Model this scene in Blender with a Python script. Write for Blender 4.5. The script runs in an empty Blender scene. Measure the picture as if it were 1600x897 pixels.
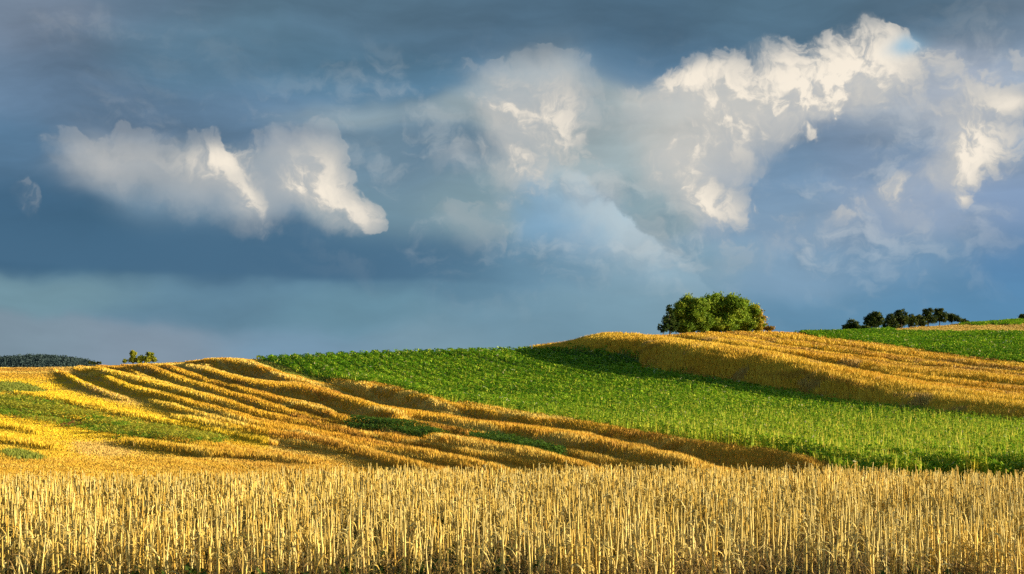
import bpy, math, random
import numpy as np
from mathutils import Vector

R = math.radians
rng = np.random.default_rng(7)
random.seed(7)
scn = bpy.context.scene
col = scn.collection

# ------------------------------------------------------------------ camera
FPX = 2222.0            # focal length in pixels of a 1600 px wide frame (50 mm)
CAMZ = 3.4
HOR = 600.0             # row of the true horizon
cam = bpy.data.cameras.new('camera')
cam.lens = 50.0; cam.sensor_width = 36.0; cam.sensor_fit = 'HORIZONTAL'
cam.shift_y = (HOR - 448.5) / 1600.0
cam.clip_start = 0.1; cam.clip_end = 20000.0
camo = bpy.data.objects.new('camera', cam); col.objects.link(camo)
camo.location = (0, 0, CAMZ); camo.rotation_euler = (R(90), 0, 0)
scn.camera = camo

# ------------------------------------------------------------------ sun
SUN_EL, SUN_BACK = 11.0, 3.0      # low in the west, to the right and a little behind the viewer
sdir = Vector((math.cos(R(SUN_EL)) * math.cos(R(SUN_BACK)),
               -math.cos(R(SUN_EL)) * math.sin(R(SUN_BACK)), math.sin(R(SUN_EL))))
sl = bpy.data.lights.new('sun', 'SUN')
sl.energy = 5.0; sl.angle = R(0.5); sl.color = (1.0, 0.83, 0.58)
so = bpy.data.objects.new('sun', sl); col.objects.link(so)
so.rotation_euler = (-sdir).to_track_quat('-Z', 'Y').to_euler()

vs = scn.view_settings
scn.display_settings.display_device = 'sRGB'
vs.view_transform = 'Standard'; vs.look = 'None'; EXPO = 1.1; vs.exposure = EXPO; vs.gamma = 1.0
vs.use_curve_mapping = False
scn.cycles.max_bounces = 6; scn.cycles.diffuse_bounces = 2
scn.cycles.transmission_bounces = 3; scn.cycles.transparent_max_bounces = 4
scn.cycles.use_denoising = False
scn.cycles.use_adaptive_sampling = True; scn.cycles.adaptive_threshold = 0.012; scn.cycles.adaptive_min_samples = 16

def lin(r, g, b):
    f = lambda c: (c / 255 / 12.92) if c / 255 <= 0.04045 else ((c / 255 + 0.055) / 1.055) ** 2.4
    return (f(r), f(g), f(b))
# ------------------------------------------------------------------ world: storm clouds lit by the low sun
class S:
    """thin wrapper: socket arithmetic builds Math nodes"""
    nt = None
    def __init__(s, sock): s.k = sock
    @staticmethod
    def put(inp, v):
        if isinstance(v, S): S.nt.links.new(v.k, inp)
        else: inp.default_value = v
    @staticmethod
    def math(op, *a, clamp=False):
        n = S.nt.nodes.new('ShaderNodeMath'); n.operation = op; n.use_clamp = clamp
        for i, v in enumerate(a): S.put(n.inputs[i], v)
        return S(n.outputs[0])
    @staticmethod
    def vec(op, *a, scale=None, out=0):
        n = S.nt.nodes.new('ShaderNodeVectorMath'); n.operation = op
        for i, v in enumerate(a): S.put(n.inputs[i], v)
        if scale is not None: S.put(n.inputs['Scale'], scale)
        return S(n.outputs['Value'] if op in ('DOT_PRODUCT', 'LENGTH') else n.outputs[0])
    def __add__(s, o): return S.math('ADD', s, o)
    __radd__ = __add__
    def __mul__(s, o): return S.math('MULTIPLY', s, o)
    __rmul__ = __mul__
    def __sub__(s, o): return S.math('SUBTRACT', s, o)
    def __rsub__(s, o): return S.math('SUBTRACT', o, s)
    def __truediv__(s, o): return S.math('DIVIDE', s, o)
def smooth(x, a, b):
    n = S.nt.nodes.new('ShaderNodeMapRange'); n.interpolation_type = 'SMOOTHSTEP'
    S.put(n.inputs[0], x); S.put(n.inputs[1], a); S.put(n.inputs[2], b)
    n.inputs[3].default_value = 0; n.inputs[4].default_value = 1
    return S(n.outputs[0])
def comb(x, y, z=0.0):
    n = S.nt.nodes.new('ShaderNodeCombineXYZ')
    for i, v in enumerate((x, y, z)): S.put(n.inputs[i], v)
    return S(n.outputs[0])
def sep(v):
    n = S.nt.nodes.new('ShaderNodeSeparateXYZ'); S.put(n.inputs[0], v)
    return S(n.outputs[0]), S(n.outputs[1]), S(n.outputs[2])
def noise(v, scale, detail=4, rough=.55, dist=0.0, color=False):
    n = S.nt.nodes.new('ShaderNodeTexNoise'); n.noise_dimensions = '2D'
    S.put(n.inputs['Vector'], v); n.inputs['Scale'].default_value = scale
    n.inputs['Detail'].default_value = detail; n.inputs['Roughness'].default_value = rough
    n.inputs['Distortion'].default_value = dist
    if not color: return S(n.outputs[0])
    q = S.nt.nodes.new('ShaderNodeSeparateColor'); S.nt.links.new(n.outputs['Color'], q.inputs[0])
    return comb(S(q.outputs[0]), S(q.outputs[1]))
def tocol(v):
    a, b, c = sep(v)
    n = S.nt.nodes.new('ShaderNodeCombineColor')
    for i, k in enumerate((a, b, c)): S.put(n.inputs[i], k)
    return S(n.outputs[0])
def scalecol(c, k):
    q = S.nt.nodes.new('ShaderNodeSeparateColor'); S.nt.links.new(c.k, q.inputs[0])
    n = S.nt.nodes.new('ShaderNodeCombineColor')
    for i in range(3): S.put(n.inputs[i], S(q.outputs[i]) * k)
    return S(n.outputs[0])
def voro(v, scale, detail=2, rough=.5):
    n = S.nt.nodes.new('ShaderNodeTexVoronoi'); n.voronoi_dimensions = '2D'; n.feature = 'SMOOTH_F1'
    S.put(n.inputs['Vector'], v); n.inputs['Scale'].default_value = scale
    n.inputs['Detail'].default_value = detail; n.inputs['Roughness'].default_value = rough
    n.inputs['Smoothness'].default_value = 0.35
    n.normalize = True
    return S(n.outputs['Distance'])
def mixc(f, a, b):
    n = S.nt.nodes.new('ShaderNodeMix'); n.data_type = 'RGBA'
    S.put(n.inputs[0], f)
    for i, v in ((6, a), (7, b)):
        if isinstance(v, S): S.put(n.inputs[i], v)
        else: n.inputs[i].default_value = (*v, 1)
    return S(n.outputs[2])
def skyuv(u, v):
    az = math.atan((u - 800) / FPX); el = math.atan((HOR - v) / FPX * math.cos(az))
    return (8 + az * FPX / 100, 6 - el * FPX / 100)
def blob(P, u, v, ru, rv, rot=0.0):
    cx, cy = skyuv(u, v); ru, rv = ru / 100, rv / 100
    c, s_ = math.cos(R(rot)), math.sin(R(rot))
    if abs(rot) < 1e-6:
        q = S.vec('MULTIPLY_ADD', P, (1 / ru, 1 / rv, 0), (-cx / ru, -cy / rv, 0))
        d = S.vec('DOT_PRODUCT', q, q)
    else:
        p = S.vec('SUBTRACT', P, (cx, cy, 0))
        a = S.vec('DOT_PRODUCT', p, (c / ru, s_ / ru, 0)); b = S.vec('DOT_PRODUCT', p, (-s_ / rv, c / rv, 0))
        d = S.math('MULTIPLY_ADD', b, b, a * a)
    return S.math('POWER', 0.36788, d)
def chain(P, a):
    # makes the evaluation order sequential (keeps the shader's stack small)
    return S.vec('MULTIPLY_ADD', comb(a, a, a), (1e-9, 1e-9, 1e-9), P)
def bsum(P, blobs):
    acc = None
    for i, (u, v, ru, rv, rot, a) in enumerate(blobs):
        if i % 5 == 4: P = chain(P, acc)
        w = blob(P, u, v, ru, rv, rot)
        acc = w * a if acc is None else S.math('MULTIPLY_ADD', w, a, acc)
    return acc

# broad colours of the cloud decks and the air between them (pixel place, size, colour)
PAINT = [
 (40,30,130,60,(136,154,180)),(230,5,120,40,(112,140,170)),(330,40,130,40,(98,134,160)),(600,20,170,40,(97,132,160)),
 (800,40,150,50,(90,124,153)),(1000,55,150,50,(84,118,147)),(1200,30,150,40,(94,130,158)),(1450,20,130,45,(98,130,158)),(1600,10,70,50,(128,150,174)),
 (40,110,140,45,(110,137,166)),(300,100,150,40,(95,131,158)),(520,110,120,40,(90,128,155)),(630,130,60,50,(84,121,148)),
 (120,160,150,35,(103,130,158)),(400,160,140,35,(99,129,157)),(560,175,110,18,(142,160,168)),(700,180,90,20,(150,166,172)),
 (0,230,70,50,(86,120,150)),(0,340,90,60,(62,99,129)),(130,385,140,45,(58,96,125)),(400,395,160,40,(68,105,134)),
 (300,300,120,50,(108,136,158)),(180,260,90,40,(150,160,170)),(640,250,90,70,(112,140,160)),(620,340,80,60,(112,142,158)),(640,410,130,35,(76,114,142)),
 (740,440,110,30,(94,132,155)),(720,330,80,50,(128,154,164)),(830,420,90,40,(110,148,172)),(900,350,80,50,(128,164,190)),(1040,425,120,30,(128,160,178)),
 (860,130,80,50,(150,168,178)),(960,240,70,70,(158,174,178)),(1000,310,60,60,(134,160,168)),(1060,220,90,60,(196,198,192)),
 (1220,260,90,50,(118,148,177)),(1340,240,90,50,(128,151,178)),(1230,340,90,50,(128,156,182)),(1360,330,80,50,(142,162,186)),
 (1480,340,90,60,(146,164,188)),(1600,330,80,60,(128,152,184)),(1500,140,80,60,(160,170,186)),(1600,180,60,80,(146,164,186)),(1400,150,90,50,(168,178,190)),
 (60,455,160,26,(112,145,158)),(320,475,160,32,(98,135,158)),(560,490,160,34,(104,143,162)),(820,505,150,45,(112,147,166)),(1010,480,110,40,(120,153,170)),
 (40,545,130,34,(124,144,158)),(220,545,130,34,(130,147,163)),(470,540,130,30,(118,149,172)),(690,535,130,30,(122,152,168)),
 (1240,430,120,40,(128,160,186)),(1280,500,140,50,(98,142,172)),(1500,480,160,50,(86,134,170)),(1600,410,100,50,(86,134,176)),(1420,420,100,40,(114,152,184)),
]
# cumulus heaps: place, radii, turn, weight
HEAPS = [
 # left bank of cumulus
 (425,285,50,56,0,.35),(330,300,90,44,12,.3),(200,250,90,46,12,.25),
 (110,235,60,28,20,.55),(180,265,50,40,30,.55),(280,260,70,40,15,.6),(345,265,45,45,10,.7),(385,320,34,40,20,.75),(290,320,70,30,10,.35),
 (480,238,36,40,0,.85),(512,250,24,34,0,.5),(505,300,42,42,20,.9),(552,335,34,34,20,.8),(575,362,20,16,20,.45),(450,300,40,44,0,.65),(430,240,40,34,0,.45),(35,308,46,32,20,.29),
 # middle tower
 (795,180,54,50,0,.85),(865,205,56,66,0,.9),(805,270,40,46,-20,.8),(870,125,66,44,20,.6),(770,112,80,26,0,.4),(705,250,44,28,0,.55),(745,355,52,42,35,.5),(715,330,24,20,0,.3),(780,320,14,12,0,.3),
 # pale wedge
 (925,310,40,40,40,.45),(990,370,60,36,35,.5),(900,360,60,50,0,.25),
 # great right-hand mass
 (1075,138,70,32,-10,.8),(1000,172,50,32,-10,.5),(1190,150,90,58,-12,1.0),(1300,128,90,56,-18,1.05),(1390,112,54,46,-10,1.0),(1120,205,100,56,-6,.8),
 (1085,275,70,56,10,.95),(1110,335,52,36,25,1.0),(1150,245,26,44,0,.6),(1250,190,60,26,-25,.6),(1015,270,36,40,0,.4),
 # right edge
 (1520,235,58,54,-25,1.0),(1490,280,44,34,0,.6),(1545,150,60,44,0,.55),(1400,300,34,24,-25,.5),(1325,340,44,26,-20,.42),(1592,90,22,30,0,.25),(1582,155,22,12,0,.35),
 (1200,395,70,24,0,.25),(1520,320,12,11,0,.4),(1460,100,40,40,0,.25),(1480,175,60,30,0,.3),(1250,350,60,40,0,.25),(1430,340,50,40,0,.3),(1140,420,80,24,0,.25),(1000,400,70,30,0,.2),
]
GLOW = [(1200,150,130,66,-12,.72),(1340,115,110,62,-15,.9),(1110,330,56,36,20,.75),(1065,265,60,46,0,.55),(1070,128,64,24,-10,.7),(1110,195,90,46,0,.34),(1515,240,62,60,-20,1.0),(872,190,44,60,0,.62),(792,175,44,44,0,.75),(805,262,36,44,0,.6),
 (515,290,44,56,-10,.8),(560,345,40,34,0,.5),(362,248,46,34,0,.75),(392,318,24,40,-15,.7),(470,290,28,28,0,.5),(300,250,50,26,0,.2),(1592,90,20,26,0,.15),(1582,155,24,14,0,.45),(1540,140,54,44,0,.3),(1400,298,36,26,0,.5),(1330,335,34,22,0,.25),(180,250,80,50,20,.10),(1520,320,14,12,0,.4)]

def build_world():
    w = bpy.data.worlds.new('World'); scn.world = w; w.use_nodes = True
    nt = w.node_tree; nt.nodes.clear(); S.nt = nt
    tc = nt.nodes.new('ShaderNodeTexCoord')
    D = S(tc.outputs['Generated'])
    x, y, z = sep(D)
    az = S.math('ARCTAN2', x, y); el = S.math('ARCSINE', z)
    P0 = comb(az * (FPX / 100) + 8.0, el * (-FPX / 100) + 6.0)
    # large lazy swirls, then finer curls
    n1 = S.vec('SUBTRACT', noise(P0, .55, 3, .5, color=True), (.5, .5, .5))
    Pw = S.vec('MULTIPLY_ADD', n1, (.75, .55, 0), P0)
    st = S.vec('MULTIPLY', Pw, (.45, 1.0, 1))
    n2 = S.vec('SUBTRACT', noise(st, 1.0, 4, .55, color=True), (.5, .5, .5))
    Ps = S.vec('MULTIPLY_ADD', n2, (.8, .30, 0), Pw)
    # --- soft decks
    acc = None; wsum = None
    Pq = Ps
    for i, (u, v, ru, rv, c) in enumerate(PAINT):
        if i % 5 == 4: Pq = chain(Pq, wsum)
        wgt = blob(Pq, u, v, ru * .8, rv * .85)
        t = S.vec('SCALE', lin(*c), scale=wgt)
        acc = t if acc is None else S.vec('ADD', acc, t)
        wsum = wgt if wsum is None else wsum + wgt
    acc = S.vec('ADD', acc, tuple(k * 1e-7 for k in lin(92, 128, 158)))
    base = S.vec('SCALE', acc, scale=S.math('DIVIDE', 1.0, wsum + 1e-7))
    # faint streaks in the decks
    streak = noise(S.vec('MULTIPLY', Pw, (.5, 1.5, 1)), .9, 5, .55)
    slate = noise(S.vec('MULTIPLY', Ps, (.22, 1.0, 1)), 1.15, 6, .52)
    up_ = 1.0 - smooth(sep(P0)[1], 2.2, 3.8)
    base = S.vec('SCALE', base, scale=((streak - .5) * .34 + (slate - .52) * up_ * .95) + .975)
    top_ = 1.0 - smooth(sep(P0)[1], .2, 1.9)
    base = S.vec('MULTIPLY', base, comb(1.0 - top_ * .26, 1.0 - top_ * .29, 1.0 - top_ * .33))
    base = tocol(base)
    # --- dark flat-bottomed deck over the left horizon
    px, py, _ = sep(P0)
    edge = (noise(S.vec('MULTIPLY', P0, (.5, .0, 0)), 1.3, 3, .55) - .5) * .22 + px * .026 + 4.22
    below = smooth(py - edge, -.06, .07)
    fade = 1.0 - smooth(px, 5.5, 9.0)
    hgt = smooth(py, 3.3, 4.1) * (1.0 - below) * fade
    base = mixc(hgt * .75, base, lin(66, 103, 132))
    # --- pale veil with a crisp slanting upper edge
    nV = S.vec('SUBTRACT', noise(P0, 1.6, 6, .62, color=True), (.5, .5, .5))
    Pv = S.vec('MULTIPLY_ADD', nV, (.45, .45, 0), P0)
    ax, ay = skyuv(890, 262); bx, by = skyuv(1062, 404)
    ln = math.hypot(bx - ax, by - ay); nx, ny = -(by - ay) / ln, (bx - ax) / ln
    dist = S.vec('DOT_PRODUCT', S.vec('SUBTRACT', Pv, (ax, ay, 0)), (nx, ny, 0))
    veil = smooth(dist, -.04, .06) * (1.0 - smooth(dist, .05, 1.1)) * blob(Pv, 975, 350, 120, 95)
    base = mixc(S.math('MULTIPLY', veil, .95, clamp=True), base, lin(178, 202, 214))
    nC = S.vec('SUBTRACT', noise(P0, 1.1, 4, .55, color=True), (.5, .5, .5))
    Pc = S.vec('MULTIPLY_ADD', nC, (.75, .75, 0), P0)
    # --- thin billowing veils between the heaps
    VE = [(640,270,150,110,0,.55),(860,330,200,110,0,.8),(1180,380,160,70,0,.8),(1420,300,180,130,0,.9),(1580,160,120,120,0,.9),(640,130,200,50,0,.35),(120,50,200,50,0,.3),(330,190,250,36,0,.5),(1000,210,120,90,0,.6)]
    vm = S.math('MINIMUM', bsum(P0, VE), 1.0)
    def veils(off):
        Q = S.vec('ADD', Pc, off) if off else Pc
        return noise(S.vec('MULTIPLY', Q, (.75, 1.15, 1)), .95, 6, .56)
    v0_ = veils(None); v1_ = veils((.14, -.10, 0))
    va = smooth(v0_, .44, .66) * vm
    turn = smooth(v0_ - v1_, -.10, .14)
    vc = mixc(turn, mixc(.5, base, lin(92, 122, 148)), mixc(.55, base, lin(206, 208, 206)))
    base = mixc(S.math('MULTIPLY', va, .72, clamp=True), base, vc)
    # --- cumulus: a height field lit from the right
    def height(off):
        Q = S.vec('ADD', Pc, off) if off else Pc
        h = bsum(Q, HEAPS)
        return h, h + (0.40 - voro(Q, 1.9, 4, .55)) * 1.0
    def detail(off):
        Q = S.vec('ADD', Pc, off) if off else Pc
        return noise(Q, 2.6, 6, .58)
    hs0, h0 = height(None)
    hs1, h1 = height((.16, -.11, 0))
    f0 = detail(None); f1 = detail((.06, -.05, 0))
    hard = smooth(h0 - h1 + (f0 - f1) * .5, -.12, .30)     # 1 where the heap turns towards the sun
    pres = smooth(hs0, .06, .34)
    cut = h0 * pres + (f0 - .5) * .34 * pres
    soft_w = S.math('MULTIPLY_ADD', hard, -.56, .66)
    alpha = smooth(cut, S.math('MULTIPLY_ADD', hard, .10, .05), soft_w + .18)
    glow = S.math('MINIMUM', bsum(Pw, GLOW), 1.15)
    lit = S.math('MULTIPLY', hard * .62 + .30 + (f0 - .5) * .34 + (f0 - f1) * .4, glow * 1.0 + .08, clamp=True)
    shade = mixc(smooth(hs0, .2, 1.4) * .58 * (1.0 - smooth(py, 2.7, 3.8) * .55) + .16, base, lin(192, 192, 190))
    warm = mixc(smooth(lit, .28, .95), lin(208, 203, 194), lin(255, 242, 222))
    cloud = mixc(smooth(lit, .0, .60), shade, warm)
    skyc = mixc(alpha * .94, base, cloud)
    gap = S.math('MINIMUM', blob(Pw, 1428, 78, 24, 13) * .75 + .04, 1.0)
    # --- clear air between the heaps, and the sky to the sides, come from the sky model
    sk = nt.nodes.new('ShaderNodeTexSky'); sk.sky_type = 'NISHITA'; sk.sun_disc = False
    sk.sun_elevation = R(SUN_EL); sk.sun_rotation = R(90 + SUN_BACK)
    clear = scalecol(S(sk.outputs[0]), .10)
    skyc = mixc(gap, skyc, mixc(.75, clear, lin(150, 200, 230)))
    deck = noise(S.vec('MULTIPLY', D, (1, 1, 2.5)), 3.0, 3, .55)
    rest = mixc(.72, clear, mixc(smooth(deck, .35, .65), lin(84, 118, 148), lin(136, 158, 178)))
    ahead = smooth(y, .86, .93) * (1.0 - smooth(z, .36, .46)) * smooth(z, -.08, -.03)
    bg = nt.nodes.new('ShaderNodeBackground'); S.put(bg.inputs[0], skyc)
    bg2 = nt.nodes.new('ShaderNodeBackground'); S.put(bg2.inputs[0], rest)
    for b_ in (bg, bg2): b_.inputs[1].default_value = 2 ** -EXPO
    mx = nt.nodes.new('ShaderNodeMixShader'); S.put(mx.inputs[0], ahead)
    nt.links.new(bg2.outputs[0], mx.inputs[1]); nt.links.new(bg.outputs[0], mx.inputs[2])
    out = nt.nodes.new('ShaderNodeOutputWorld'); nt.links.new(mx.outputs[0], out.inputs[0])
    w.cycles.sampling_method = 'NONE'
build_world()
# ------------------------------------------------------------------ helpers
def tag(o, label=None, cat=None, group=None, kind=None):
    if label: o['label'] = label
    if cat: o['category'] = cat
    if group: o['group'] = group
    if kind: o['kind'] = kind
    return o
def build(name, V, F, mat, tint=None, parent=None, smooth_=False):
    """V (n,3), F (m,3 or 4) -> ONE linked mesh object; tint (n,3) = the crop's own colour, per vertex"""
    V = np.ascontiguousarray(V, np.float32); F = np.ascontiguousarray(F, np.int32)
    me = bpy.data.meshes.new(name)
    k = F.shape[1]
    me.vertices.add(len(V)); me.vertices.foreach_set('co', V.ravel())
    me.loops.add(F.size); me.loops.foreach_set('vertex_index', F.ravel())
    me.polygons.add(len(F)); me.polygons.foreach_set('loop_start', np.arange(0, F.size, k, dtype=np.int32))
    if smooth_: me.polygons.foreach_set('use_smooth', np.ones(len(F), bool))
    if tint is not None:
        a = me.color_attributes.new('tint', 'FLOAT_COLOR', 'POINT')
        c = np.ones((len(V), 4), np.float32); c[:, :3] = tint
        a.data.foreach_set('color', c.ravel())
    me.update(calc_edges=True)
    me.materials.append(mat)
    o = bpy.data.objects.new(name, me); col.objects.link(o)
    if parent: o.parent = parent
    return o
def nodes_mat(name):
    m = bpy.data.materials.new(name); m.use_nodes = True
    nt = m.node_tree; nt.nodes.clear(); S.nt = nt
    return m, nt
def finish(nt, sh):
    o = nt.nodes.new('ShaderNodeOutputMaterial'); nt.links.new(sh, o.inputs[0])
def plant_mat(name, transl=.3, rough=.6, spec=.25, var=.25, vscale=2.0):
    """leaf / straw: diffuse + translucent, colour from the plant's own tint with a little mottling"""
    m, nt = nodes_mat(name)
    at = nt.nodes.new('ShaderNodeAttribute'); at.attribute_name = 'tint'
    g = nt.nodes.new('ShaderNodeNewGeometry')
    n = nt.nodes.new('ShaderNodeTexNoise'); n.inputs['Scale'].default_value = vscale; n.inputs['Detail'].default_value = 2
    nt.links.new(g.outputs['Position'], n.inputs['Vector'])
    c = scalecol(S(at.outputs['Color']), S(n.outputs[0]) * (2 * var) + (1 - var))
    p = nt.nodes.new('ShaderNodeBsdfPrincipled'); S.put(p.inputs['Base Color'], c)
    p.inputs['Roughness'].default_value = rough; p.inputs['Specular IOR Level'].default_value = spec
    t = nt.nodes.new('ShaderNodeBsdfTranslucent'); S.put(t.inputs[0], c)
    mx = nt.nodes.new('ShaderNodeMixShader'); mx.inputs[0].default_value = transl
    nt.links.new(p.outputs[0], mx.inputs[1]); nt.links.new(t.outputs[0], mx.inputs[2])
    finish(nt, mx.outputs[0]); return m
def vnoise(x, y, scale, seed=0, octs=3):
    """cheap value noise in [0,1]"""
    r = np.random.default_rng(1000 + seed); T = r.random((256, 256)); out = 0; amp = 1; tot = 0
    for o in range(octs):
        X = x * scale * 2 ** o + 17.3 * o + 5000; Y = y * scale * 2 ** o + 9.1 * o + 5000
        i = np.floor(X).astype(int); j = np.floor(Y).astype(int); fx = X - i; fy = Y - j
        fx = fx * fx * (3 - 2 * fx); fy = fy * fy * (3 - 2 * fy)
        a = T[i % 256, j % 256]; b = T[(i + 1) % 256, j % 256]; c = T[i % 256, (j + 1) % 256]; d = T[(i + 1) % 256, (j + 1) % 256]
        out = out + amp * ((a * (1 - fx) + b * fx) * (1 - fy) + (c * (1 - fx) + d * fx) * fy); tot += amp; amp *= .5
    return out / tot

# ------------------------------------------------------------------ the lie of the land
# The hillside is described along sight lines from the viewpoint: for a bearing (u) and a slope angle (v) it
# gives the distance of the ground; all crops and furrows are then placed on that ground.
UU = np.arange(-3000, 4601, 1.0)
def curve(pts, sm=10):
    p = np.array(pts, float)
    y = np.interp(UU, p[:, 0], p[:, 1])
    if sm:
        k = np.exp(-.5 * (np.arange(-3 * sm, 3 * sm + 1) / sm) ** 2); k /= k.sum()
        y = np.convolve(np.pad(y, 3 * sm, mode='edge'), k, 'valid')
    return y
def at(cv, u): return np.interp(u, UU, cv)
SKY = curve([(-600,579),(0,574),(70,574),(150,572),(200,570),(300,565),(330,563),(400,561),(500,556),(600,552),(700,549),(800,547),(840,545),(900,538),
             (960,532),(1030,525),(1100,520),(1170,519),(1240,520),(1290,519),(1330,518),(1400,514),(1450,511),(1500,507),(1550,504),(1600,500),(2200,484)], 12)
DS = curve([(-600,300),(0,300),(400,315),(800,345),(1030,385),(1200,400),(1300,450),(1400,540),(1600,620),(2200,640)], 40)
FOOT, DFOOT = 735.0, 3.4 * FPX / 135.0
def base_D(u, v):
    vs_ = at(SKY, u); ds = at(DS, u)
    p = np.clip((FOOT - v) / (FOOT - vs_), 0, 1)
    g = .84 * p ** 1.4 + .16 * (1 - np.sqrt(1 - p * .9999))
    ds0 = np.minimum(ds, 402.0)
    far = DFOOT + (ds0 - DFOOT) * g + (ds - ds0) * p ** 7
    near = CAMZ * FPX / np.maximum(v - HOR, 1.0)
    return np.where(v > FOOT, near, far)
# furrow banks: crest line seen from the viewpoint, rise (px), width of the bank face (px), reach behind (px), label
RIDGES = [
 ([(285,561),(300,561),(330,561),(360,564),(390,570),(420,580),(450,592),(480,600),(510,607),(550,614),(585,622)], 12, 8, 16),
 ([(490,596),(505,594),(530,600),(560,603),(590,605),(625,614),(650,621),(700,634),(750,643),(800,651),(875,661),(950,675),(1025,688),(1100,701),(1200,716),(1270,728),(1330,746)], 13, 7, 24),
 ([(255,567),(300,574),(338,585),(376,596),(400,601),(433,605),(470,606),(500,613),(538,625),(575,637),(613,648),(650,651),(700,658),(750,668),(800,672),(862,681),(925,691),(987,706),(1037,718),(1100,734),(1180,752)], 11, 6, 18),
 ([(222,568),(263,575),(300,588),(326,598),(363,606),(400,616),(450,630),(500,641),(535,656),(575,664),(650,671),(720,682),(800,693)], 8, 5, 14),
 ([(185,569),(226,574),(250,580),(276,592),(300,600),(340,611),(400,629),(425,636),(463,649),(500,657),(545,667)], 8, 5, 13),
 ([(145,570),(180,573),(208,582),(226,590),(250,599),(286,609),(312,617)], 6, 4, 10),
 ([(118,570),(160,581),(200,589),(250,604),(300,616),(350,629),(400,645),(437,654),(467,663),(500,668),(560,677)], 8, 5, 13),
 ([(105,571),(140,582),(175,595),(213,609),(250,617),(300,632),(350,648),(400,665),(450,675),(510,688),(575,700),(625,707),(675,715),(750,731),(830,752)], 5, 4, 11),
 ([(225,625),(276,637),(300,646),(340,656),(400,678),(450,685),(500,693),(550,704),(590,715),(640,729),(720,752)], 5, 4, 11),
 ([(655,684),(670,686),(700,691),(750,698),(800,706),(850,717),(900,731),(980,752)], 8, 5, 12),
 ([(78,575),(125,598),(150,609),(175,618),(210,627)], 4, 3, 9),
 ([(262,650),(313,661),(351,670),(410,684)], 5, 4, 10),
 ([(-300,640),(0,664),(40,671),(85,686)], 5, 4, 10),
 ([(-300,655),(0,688),(60,697),(130,708)], 4, 3, 9),
 ([(180,690),(260,700),(330,708),(420,716),(520,730)], 4, 3, 9),
 # the golden hill on the right
 ([(815,543),(880,540),(940,537),(1000,540),(1050,546),(1125,556),(1200,567),(1260,582),(1325,597),(1400,611),(1475,625),(1600,640),(2000,688)], [(815,0),(880,10),(950,23),(1050,32),(1200,35),(1325,29),(1400,23),(1475,19),(1600,18),(2000,18)], 12, 30),
 ([(1050,524),(1100,531),(1200,549),(1250,557),(1300,566),(1350,574),(1400,581),(1500,588),(1600,600),(2000,640)], 4.2, 3, 14),
 ([(1340,576),(1400,588),(1450,598),(1600,614),(2000,660)], 2.6, 2.5, 8),
 ([(1180,524),(1260,531),(1330,541),(1400,551),(1500,566),(1600,580),(2000,620)], 1.4, 2, 8),
 ([(690,552),(740,557),(800,567),(860,580),(940,594)], 2.6, 4, 10),
 ([(430,656),(530,674),(640,692),(730,708),(830,728),(930,752)], 2.2, 3, 9),
 ([(300,641),(400,660),(500,683),(600,703),(700,724),(780,752)], 2.0, 3, 9),
 ([(330,669),(430,688),(520,704),(640,726)], 2.0, 3, 9),
 ([(560,654),(700,676),(850,702),(960,726),(1060,752)], 2.4, 3, 9),
 ([(860,658),(1000,684),(1150,716),(1280,746)], 2.2, 3, 9),
 ([(640,628),(720,646),(820,664),(900,680)], 2.0, 3, 9),
 ([(60,640),(160,664),(260,688),(360,704),(460,722)], 2.0, 3, 8),
 ([(0,610),(100,626),(200,648),(300,668),(420,692),(520,712)], 2.0, 3, 9),
 ([(1190,532),(1260,541),(1330,551),(1400,562),(1500,577),(1600,591)], 1.4, 2, 8),
]
RCV = []
for i_, (pts, rise, face, reach) in enumerate(RIDGES):
    jit = vnoise(UU / 22 + 91 * i_, UU * 0 + 7.7 * i_, 1.0, 60, 3) - .5; amp = vnoise(UU / 60 + 31 * i_, UU * 0 + 3.3 * i_, 1.0, 61, 2)
    cv = curve(pts, 7) + jit * 3.2; u0, u1 = pts[0][0], pts[-1][0]; L = u1 - u0
    if isinstance(rise, list):
        rc = curve(rise, 20); rc = np.where((UU < u0) | (UU > u1), 0, rc); fc = np.full_like(rc, face)
    else:
        e = np.clip((UU - u0) / max(35, .10 * L), 0, 1) * np.clip((u1 - UU) / ((.12 if pts[-1][1] > 744 else .6) * min(L, 500)), 0, 1) ** .85
        rc = rise * (.85 + 1.0 * amp) * e; fc = np.maximum(2.5, face * .6 * (.35 + .65 * e))
    RCV.append((cv, rc, fc, reach * 1.5))
def bump(u, v):
    """rise of the banks in metres on the base ground at (u, v)"""
    D = base_D(u, v); tot = np.zeros_like(D)
    for i, (cv, rc, fc, reach) in enumerate(RCV):
        r, f = at(rc, u), at(fc, u)
        q = (at(cv, u) + r) - v                # >0 behind the lip
        up = np.clip((q + f * .6) / f, 0, 1); up = 1 - (1 - up) ** 2 * (1 + .4 * up)
        dn = np.clip((q - f * .4) / reach, 0, 1); dn = 1 - dn * dn * (3 - 2 * dn)
        tot = np.maximum(tot, r * up * dn) if i < 16 else tot + r * up * dn
    lim = np.clip((v - at(SKY, u)) / 12, 0.08, 1) * np.clip((757 - v) / 16, 0, 1)     # banks level out on the crest and at the foot
    return tot * lim * D / FPX
def ground(u, v):
    D = base_D(u, v)
    return np.stack([(u - 800) / FPX * D, D, CAMZ - (v - HOR) / FPX * D + bump(u, v)], -1)
def strips(u, v):
    """1 on the standing crop along the lip of a bank, 0 on the stubble between"""
    s = np.zeros_like(u)
    for cv, rc, fc, reach in RCV:
        r, f = at(rc, u), at(fc, u)
        q = (at(cv, u) + r) - v
        s = np.maximum(s, (r > 1) * (q > -f * .8) * (q < f * .4 + r * .5))
    return s
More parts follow.
